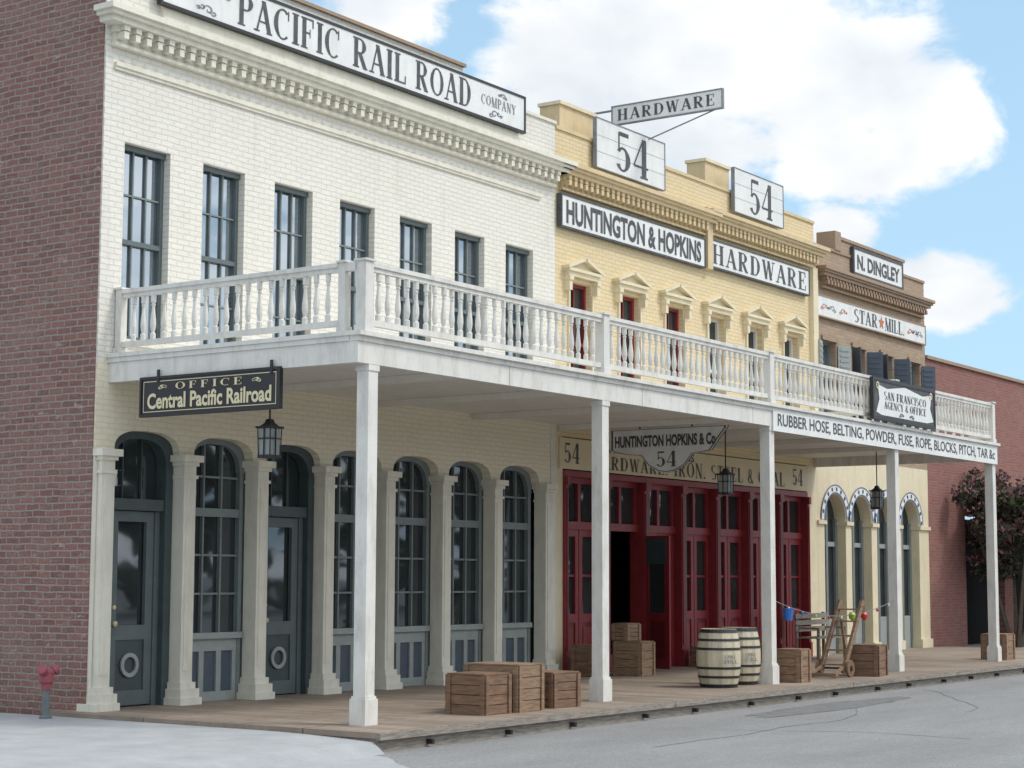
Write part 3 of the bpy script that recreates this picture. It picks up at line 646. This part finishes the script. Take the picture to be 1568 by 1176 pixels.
for i in range(40):
    a=2*math.pi*i/40; r=1+.35*noise.noise(Vector((math.cos(a)*2.4,math.sin(a)*2.4,3)))+.12*noise.noise(Vector((math.cos(a)*7,math.sin(a)*7,3))); pp.append((8.9+2.6*r*math.cos(a),-5.5+.36*r*math.sin(a),-.196))
mb.poly(pp,'patch'); mb.obj('asphalt_patch')
# hairline cracks sealed with tar, meandering along the street
mb=MB(); rc=random.Random(21)
for (x,y,an,ln) in ((2,-6.6,.1,9),(9,-7.4,-.05,10),(16,-6.4,.08,12),(24,-7.5,0,14),(5,-9,1.2,3),(13,-5.2,-1.2,3),(20,-5.3,-1.1,4)):
    p=Vector((x,y,-.1965)); s=0
    while s<ln:
        an+=rc.uniform(-.35,.35)*.5; q=p+Vector((math.cos(an),math.sin(an),0))*.22; w=.007+.006*rc.random(); nrm=Vector((-math.sin(an),math.cos(an),0))*w
        if q.y>-4.8: break
        mb.poly([p-nrm,p+nrm,q+nrm,q-nrm][::-1],'patch'); p=q; s+=.22
mb.obj('road_cracks')
mb=MB(); mb.box(-.26,27.2,-4.62,.45,-.06,0,'deck'); mb.box(27.2,60,-4.6,.45,-.15,-.05,'concrete')
mb.box(-.24,27.2,-4.60,-4.55,-.21,-.061,'oldwood'); mb.box(-.24,-.2,-4.55,.4,-.21,-.061,'oldwood')
x=.6
while x<27: 
    mb.box(x,x+.04,-4.68,-4.60,-.17,-.12,'iron'); x+=1.25+random.random()*.7
x=-.27
while x<27.1:
    x2=min(27.21,x+2.3+random.random()); d=random.uniform(0,.012); mb.box(x,x2-.01,-4.665-d,-4.621,-.075,-.003-d*.4,'oldwood'); x=x2
mb.obj('boardwalk')
# ================================================================== PROPS
def crate(name,cx,cy,w,d,h,rot=0,k='crate',slats=4):
    T=Matrix.Translation((cx,cy,0))@Matrix.Rotation(math.radians(rot),4,'Z'); mb=MB(); t=.018;g=.008
    mb.box(-w/2+.03,w/2-.03,-d/2+.03,d/2-.03,.02,h-.03,'dark',T)
    sh=(h-.0)/slats
    for i in range(slats):
        z0=i*sh+g/2; z1=(i+1)*sh-g/2; j=random.uniform(-.004,.004)
        mb.box(-w/2+.0,w/2,-d/2+j,-d/2+t+j,z0,z1,k,T); mb.box(-w/2,w/2,d/2-t,d/2,z0,z1,k,T)
        mb.box(-w/2+j,-w/2+t+j,-d/2+t+.005,d/2-t-.002,z0,z1,k,T); mb.box(w/2-t,w/2,-d/2+t+.005,d/2-t-.002,z0,z1,k,T)
    for sx in (-1,1):
        for xx in (sx*(w/2-.03),): mb.box(xx-.03,xx+.03,-d/2-.02,-d/2-.005,.0,h,k,T); mb.box(xx-.03,xx+.03,d/2+.005,d/2+.02,.0,h,k,T)
        for sy in (-1,1):
            yy=sy*(d/2-.035); mb.box(sx*(w/2+.006),sx*(w/2+.02),yy-.03,yy+.03,0,h,k,T)
    ns=4
    for i in range(ns): mb.box(-w/2+.0,w/2,-d/2+d*i/ns+g/2,-d/2+d*(i+1)/ns-g/2,h+.001,h+.018,k,T)
    return mb.obj(name)
crate('wooden_crate',2.60,-3.85,.52,.56,.46)
crate('wooden_crate',3.22,-3.78,.56,.78,.55,2,'crate2')
crate('wooden_crate',4.10,-3.88,.52,.52,.42,-6)
crate('wooden_crate',11.05,-.95,.5,.5,.55,4,'crate2')
o=crate('wooden_crate',11.05,-.8,.38,.3,.27,-5,'crate2'); o.location.z=.572
crate('wooden_crate',10.35,-.5,.4,.4,.5,0)
crate('wooden_crate',10.95,-3.9,.36,.4,.50,0,'crate2')
crate('wooden_crate',13.45,-4.05,.55,.5,.5,8)
crate('wooden_crate',20.9,-3.6,.5,.5,.5,0,'crate2')
crate('wooden_crate',14.6,-.45,.7,.4,.35,0)
def barrel(cx,cy):
    mb=MB(); T=Matrix.Translation((cx,cy,0)); H=.86
    rr=lambda z:.265+.065*(1-(2*z/H-1)**2)
    zs=[H*i/14 for i in range(15)]
    mb.lathe([(rr(z),z) for z in zs],28,'stave1',T,kf=lambda j:('stave1','stave2','stave1')[(j*7)%3],cap=False)
    mb.lathe([(.0001,.02),(.255,.02)],28,'stave2',T,cap=False); mb.lathe([(.0001,H-.03),(.258,H-.03)],28,'stave2',T,cap=False); mb.lathe([(.258,H-.03),(.266,H)],28,'stave2',T,cap=False)
    for z,w in ((.03,.05),(.16,.035),(.29,.035),(.57,.035),(.70,.035),(.83,.05)):
        z0=max(0,z-w/2);z1=min(H+.003,z+w/2); mb.lathe([(rr(z0)-.002,z0),(rr(z0)+.007,z0),(rr(z1)+.007,z1),(rr(z1)-.002,z1)],28,'iron',T,cap=False)
    o=mb.obj('wooden_barrel'); return o
for (cx,cy) in ((9.02,-3.62),(9.90,-3.50)):
    o=barrel(cx,cy)
    a=math.radians(-120); d=Vector((math.cos(a),math.sin(a),0)); xd=Vector((-math.sin(a),math.cos(a),0))
    F=frame(Vector((cx,cy,.36))+d*.336-xd*.12,xd,Z); sans(F,'1791\nSTILL',0,.24,0,.12,'grayl','stencil',o,off=.002,bold=.02)
def lantern(cx,cy,zt,zb,top):
    e=empty('hanging_lantern'); mb=MB(); s=.10
    mb.box(cx-.008,cx+.008,cy-.008,cy+.008,zt+.08,top,'iron')
    for (a,b_) in ((-1,-1),(1,-1),(1,1),(-1,1)): mb.bar((cx+a*s*.9,cy+b_*s*.9,zb),(cx+a*s*1.0,cy+b_*s*1.0,zt),.014,.014,'iron')
    mb.box(cx-s,cx+s,cy-s,cy+s,zb-.02,zb+.015,'iron'); mb.box(cx-s*1.2,cx+s*1.2,cy-s*1.2,cy+s*1.2,zt-.01,zt+.015,'iron')
    mb.lathe([(s*1.2,zt+.015),(.06,zt+.06),(.045,zt+.10),(.01,zt+.11)],4,'iron',Matrix.Translation((cx,cy,0)),ph=.5)
    zm=(zb+zt)/2
    for sx,sy in ((0,-1),(-1,0)):
        if sx==0: mb.box(cx-s*.95,cx+s*.95,cy-s-.005,cy-s+.007,zm+.03,zm+.045,'iron'); mb.box(cx-.006,cx+.006,cy-s-.004,cy-s+.006,zb,zt,'iron')
        else: mb.box(cx-s-.005,cx-s+.007,cy-s*.95,cy+s*.95,zm+.03,zm+.045,'iron'); mb.box(cx-s-.004,cx-s+.006,cy-.006,cy+.006,zb,zt,'iron')
    mb.obj('frame',e); mb=MB(); mb.box(cx-s*.86,cx+s*.86,cy-s*.86,cy+s*.86,zb+.015,zt-.012,'lamp'); mb.obj('glass',e)
lantern(.9,-2.0,3.36,3.02,4.14); lantern(12.34,-2,3.36,3.04,4.14); lantern(18.7,-2,3.34,3.0,4.14)
# bench by the far posts
mb=MB()
for i in range(4): mb.box(18.1,19.6,-.95+i*.11,-.86+i*.11,.42,.45,'oldwood')
for i in range(3): mb.box(18.1,19.6,-.49,-.46,.55+i*.13,.65+i*.13,'oldwood')
for x in (18.2,19.45): mb.box(x,x+.06,-.94,-.88,0,.42,'oldwood'); mb.box(x,x+.06,-.46,-.41,0,.93,'oldwood'); mb.box(x,x+.06,-.94,-.46,.60,.64,'oldwood'); mb.box(x,x+.06,-.94,-.89,.45,.60,'oldwood')
mb.obj('wooden_bench')
# hand truck
mb=MB()
bx,by=13.05,-3.75
def P(u,v,w):
    return Vector((bx-.35+v*.42,by+u-v*.12,.12+v*.98))
for u in (-.2,.2): mb.bar(P(u,-.05,0),P(u,1.15,0),.055,.07,'crate2')
for v in (.08,.32,.56,.8,1.0): mb.bar(P(-.2,v,0),P(.2,v,0),.06,.025,'crate2')
mb.bar((bx-.75,by-.2,.06),(bx-.35,by-.2,.16),.05,.04,'crate2'); mb.bar((bx-.75,by+.2,.06),(bx-.35,by+.2,.16),.05,.04,'crate2'); mb.box(bx-.78,bx-.70,by-.26,by+.26,.03,.08,'crate2')
for u in (-.27,.27):
    T=Matrix.Translation((bx-.25,by+u,.14))@Matrix.Rotation(math.pi/2,4,'X'); mb.lathe([(.05,-.02),(.14,-.02),(.14,.02),(.05,.02),(.05,-.02)],18,'crate',T,cap=False); mb.lathe([(.045,-.03),(.045,.03)],10,'iron',T)
mb.bar((bx-.25,by-.27,.14),(bx-.25,by+.27,.14),.03,.03,'iron')
mb.bar((bx+.30,by,.0),(bx+.02,by,.95),.04,.04,'crate2')
mb.obj('hand_truck')
# garland between posts
g=empty('party_string_garland'); mb=MB(); A0=Vector((px[2],-3.85,1.3));B0=Vector((px[3],-3.85,1.25)); pv=None
for i in range(31):
    t=i/30; p=A0.lerp(B0,t); p.z-=.28*(4*t*(1-t)); 
    if pv is not None: mb.bar(pv,p,.010,.010,'grayl')
    pv=p
    if i%3==1: mb.lathe([(.005,-.06),(.022,-.045),(.022,-.02),(.01,0)],8,('redp','gold','bluep','greenp')[(i//3)%4],Matrix.Translation(p))
mb.lathe([(.06,-.28),(.085,-.10),(.09,-.10),(.09,-.09)],12,'bluep',Matrix.Translation(A0.lerp(B0,.13)+Vector((0,0,-.06))))
for t,k in ((.62,'greenp'),(.72,'redp')):
    mb.lathe([(.01,-.14),(.05,-.10),(.06,-.04),(.03,.0)],10,k,Matrix.Translation(A0.lerp(B0,t)+Vector((0,0,-.22))))
mb.obj('string_and_ornaments',g)
# standpipe
mb=MB(); T=Matrix.Translation((-.54,.12,-.06))
mb.lathe([(.075,0),(.075,.03),(.045,.05),(.045,.34)],14,'hydg',T); mb.lathe([(.06,.34),(.06,.40),(.085,.43),(.085,.50),(.05,.54)],14,'hyd',T)
for s in (-1,1):
    T2=T@Matrix.Translation((0,0,.50))@Matrix.Rotation(s*math.radians(55),4,'Y')@Matrix.Rotation(.3,4,'X'); mb.lathe([(.045,0),(.045,.10),(.06,.10),(.06,.15),(.03,.165)],12,'hyd',T2)
mb.obj('fire_department_standpipe',smooth=False)
# trees
def tree(name,cx,cy,cz_,rx,rz_,n,seed,pink=.3,leaf=.07,base=-.15):
    rnd=random.Random(seed); e=empty(name); mb=MB()
    for i in range(4):
        a=i*1.7+.4; top=Vector((cx+math.cos(a)*rx*.5,cy+math.sin(a)*rx*.5,cz_)); b0=Vector((cx+math.cos(a)*.08,cy+math.sin(a)*.08,base)); mid=b0.lerp(top,.5)+Vector((0,0,.3)); pv=None
        for j in range(9):
            t=j/8; p=b0*(1-t)**2+mid*2*t*(1-t)+top*t*t
            if pv is not None: mb.bar(pv,p,.10*(1-t)+.02,.10*(1-t)+.02,'bark')
            pv=p
    mb.obj('trunk',e); mb=MB(); cl=[]
    for i in range(60):
        while True:
            p=Vector((rnd.uniform(-1,1),rnd.uniform(-1,1),rnd.uniform(-1,1)))
            if p.length<1: break
        p=p*(.6+.5*rnd.random())*1.05; cl.append((Vector((cx+p.x*rx,cy+p.y*rx,cz_+p.z*rz_)),rnd.uniform(.2,.45)*rx*.5,rnd.random()))
    for i in range(n):
        c,r,q=rnd.choice(cl); d=Vector((rnd.gauss(0,1),rnd.gauss(0,1),rnd.gauss(0,1))).normalized()*r*rnd.random()**.5; p=c+d
        u=Vector((rnd.gauss(0,1),rnd.gauss(0,1),rnd.gauss(0,1))).normalized(); w=u.cross(Vector((rnd.gauss(0,1),rnd.gauss(0,1),rnd.gauss(0,1)))).normalized(); s=leaf*rnd.uniform(.6,1.3)
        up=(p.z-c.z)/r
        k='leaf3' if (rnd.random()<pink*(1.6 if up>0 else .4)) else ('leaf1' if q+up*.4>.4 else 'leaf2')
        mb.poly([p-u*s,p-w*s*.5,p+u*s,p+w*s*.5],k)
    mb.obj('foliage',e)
tree('crape_myrtle_tree',28.9,-1.2,3.0,2.0,1.30,17000,3,.42)
tree('crape_myrtle_tree',33.5,-1.6,3.1,2.0,1.2,7000,5,.3)
# trees across the street (behind the photographer, seen only in window reflections)
e=empty('distant_tree_row'); mb=MB(); rnd=random.Random(11)
for i in range(3600):
    x=rnd.uniform(-40,160); tall=8.5*math.exp(-((x-66)/24)**2)
    hmax=6+tall+2.5*noise.noise(Vector((x*.12,0,0)))+3.5*noise.noise(Vector((x*.35,3,0))); z=hmax*rnd.random(); y=-48+rnd.uniform(-3,3); s=rnd.uniform(.5,1.4)
    u=Vector((rnd.gauss(0,1),rnd.gauss(0,1),rnd.gauss(0,1))).normalized(); w=u.cross(Vector((0,.3,1))).normalized()
    mb.poly([Vector((x,y,z))-u*s,Vector((x,y,z))-w*s,Vector((x,y,z))+u*s,Vector((x,y,z))+w*s],'leaf2')
mb.obj('foliage_mass',e)
# ================================================================== CAMERA
yaw,pitch,roll=.6052,.1061,.0036
cy,sy=math.cos(yaw),math.sin(yaw);cp,sp_=math.cos(pitch),math.sin(pitch)
fw=Vector((cy*cp,sy*cp,sp_)); r=Vector((sy,-cy,0)); u=r.cross(fw)
r2=r*math.cos(roll)+u*math.sin(roll); u2=-r*math.sin(roll)+u*math.cos(roll)
cam=bpy.data.cameras.new('camera'); cam.lens=2786.6/1568*36; cam.sensor_width=36; cam.clip_end=5000
co=bpy.data.objects.new('camera',cam); COL.objects.link(co)
mw=Matrix((r2,u2,-fw)).transposed().to_4x4(); mw.translation=Vector((-15.1646,-16.6053,1.6)); co.matrix_world=mw
bpy.context.scene.camera=co
# ================================================================== LIGHT
el=math.radians(52); az=math.atan2(-.80,.40)
sd=Vector((math.cos(el)*math.cos(az),math.cos(el)*math.sin(az),math.sin(el)))
sl=bpy.data.lights.new('sun','SUN'); sl.energy=1.7; sl.angle=math.radians(10); sl.color=(1,.94,.85)
so=bpy.data.objects.new('sun',sl); COL.objects.link(so); so.rotation_euler=sd.to_track_quat('Z','Y').to_euler(); so.location=(0,-20,30)
w=bpy.data.worlds.new('World'); bpy.context.scene.world=w; w.use_nodes=True; nt=w.node_tree; L=nt.links
bg=nt.nodes['Background']; sk=N(nt,'ShaderNodeTexSky',sky_type='NISHITA'); sk.sun_disc=False; sk.sun_elevation=el; sk.sun_rotation=math.pi/2-az; sk.dust_density=1.5; sk.air_density=1.0
tc=N(nt,'ShaderNodeTexCoord'); sp=N(nt,'ShaderNodeSeparateXYZ'); L.new(tc.outputs['Generated'],sp.inputs[0])
def MT(op,a,b=None,c=None):
    n=N(nt,'ShaderNodeMath',operation=op)
    for i,x in enumerate((a,b,c)):
        if x is None: continue
        if isinstance(x,(int,float)): n.inputs[i].default_value=x
        else: L.new(x,n.inputs[i])
    return n.outputs[0]
def MIX(f,a,b):
    n=N(nt,'ShaderNodeMix',data_type='RGBA')
    for i,x in ((0,f),(6,a),(7,b)):
        if isinstance(x,(int,float,tuple)): n.inputs[i].default_value=x
        else: L.new(x,n.inputs[i])
    return n.outputs[2]
azn=MT('MULTIPLY',MT('ARCTAN2',sp.outputs[1],sp.outputs[0]),57.2958); eln=MT('MULTIPLY',MT('ARCSINE',sp.outputs[2]),57.2958)
blobs=[(33,16.5,3.0,2.4),(30.3,16.2,3.6,3.1),(27.2,16.8,3.6,3.3),(24.6,15.3,3.2,3.0),(21.9,14.3,2.5,1.9),(23.7,12.8,2.6,1.5),(38.8,17.6,2.2,1.2),(21.3,8.8,2.1,1.1),(24.6,10.9,1.4,.9),(28.5,13.5,2.6,1.2),(29,21,5,3)]
acc=None
for A,Bq,ra,rb_ in blobs:
    p=MT('MULTIPLY_ADD',azn,1/ra,-A/ra); q=MT('MULTIPLY_ADD',eln,1/rb_,-Bq/rb_)
    d=MT('SUBTRACT',1.0,MT('ADD',MT('MULTIPLY',p,p),MT('MULTIPLY',q,q))); acc=d if acc is None else MT('MAXIMUM',acc,d)
acc=MT('MAXIMUM',acc,-1.3)
far=MT('MULTIPLY',MT('GREATER_THAN',MT('ABSOLUTE',MT('SUBTRACT',azn,30.0)),28.0),1.5)
hi=MT('MULTIPLY',MT('GREATER_THAN',eln,27.0),1.2)
acc=MT('ADD',acc,MT('MAXIMUM',far,hi))
nz=N(nt,'ShaderNodeTexNoise',ins={'Scale':15.0,'Detail':7.0,'Roughness':.6,'Distortion':.3}); mp=N(nt,'ShaderNodeMapping'); mp.inputs['Scale'].default_value=(1,1,1.7); L.new(tc.outputs['Generated'],mp.inputs[0]); L.new(mp.outputs[0],nz.inputs[0])
dens=MT('MULTIPLY_ADD',MT('SUBTRACT',nz.outputs[0],.5),4.0,acc)
mr=N(nt,'ShaderNodeMapRange',interpolation_type='SMOOTHSTEP',ins={1:-.35,2:.5}); L.new(dens,mr.inputs[0])
n5=N(nt,'ShaderNodeTexNoise',ins={'Scale':9.0,'Detail':5.0}); L.new(mp.outputs[0],n5.inputs[0])
n6=N(nt,'ShaderNodeMapRange',ins={1:.35,2:.6}); L.new(n5.outputs[0],n6.inputs[0])
cloud=MIX(n6.outputs[0],(5.5,5.9,6.3,1),(7.4,7.4,7.4,1))
dt=N(nt,'ShaderNodeVectorMath',operation='DOT_PRODUCT'); L.new(tc.outputs['Generated'],dt.inputs[0]); dt.inputs[1].default_value=tuple(sd)
br=N(nt,'ShaderNodeMapRange',interpolation_type='SMOOTHSTEP',ins={1:.15,2:.95,3:1.0,4:1.8}); L.new(dt.outputs['Value'],br.inputs[0])
vs_=N(nt,'ShaderNodeVectorMath',operation='SCALE'); L.new(cloud,vs_.inputs[0]); L.new(br.outputs[0],vs_.inputs['Scale'])
hz=N(nt,'ShaderNodeMapRange',ins={1:0.0,2:22.0,3:.82,4:.55}); L.new(eln,hz.inputs[0])
blue=MIX(hz.outputs[0],sk.outputs[0],(3.7,5.9,7.7,1))
fin=MIX(mr.outputs[0],blue,vs_.outputs[0])
L.new(fin,bg.inputs[0]); bg.inputs[1].default_value=.145
vs=bpy.context.scene.view_settings; vs.view_transform='Standard'; vs.look='None'; vs.exposure=0; vs.gamma=1
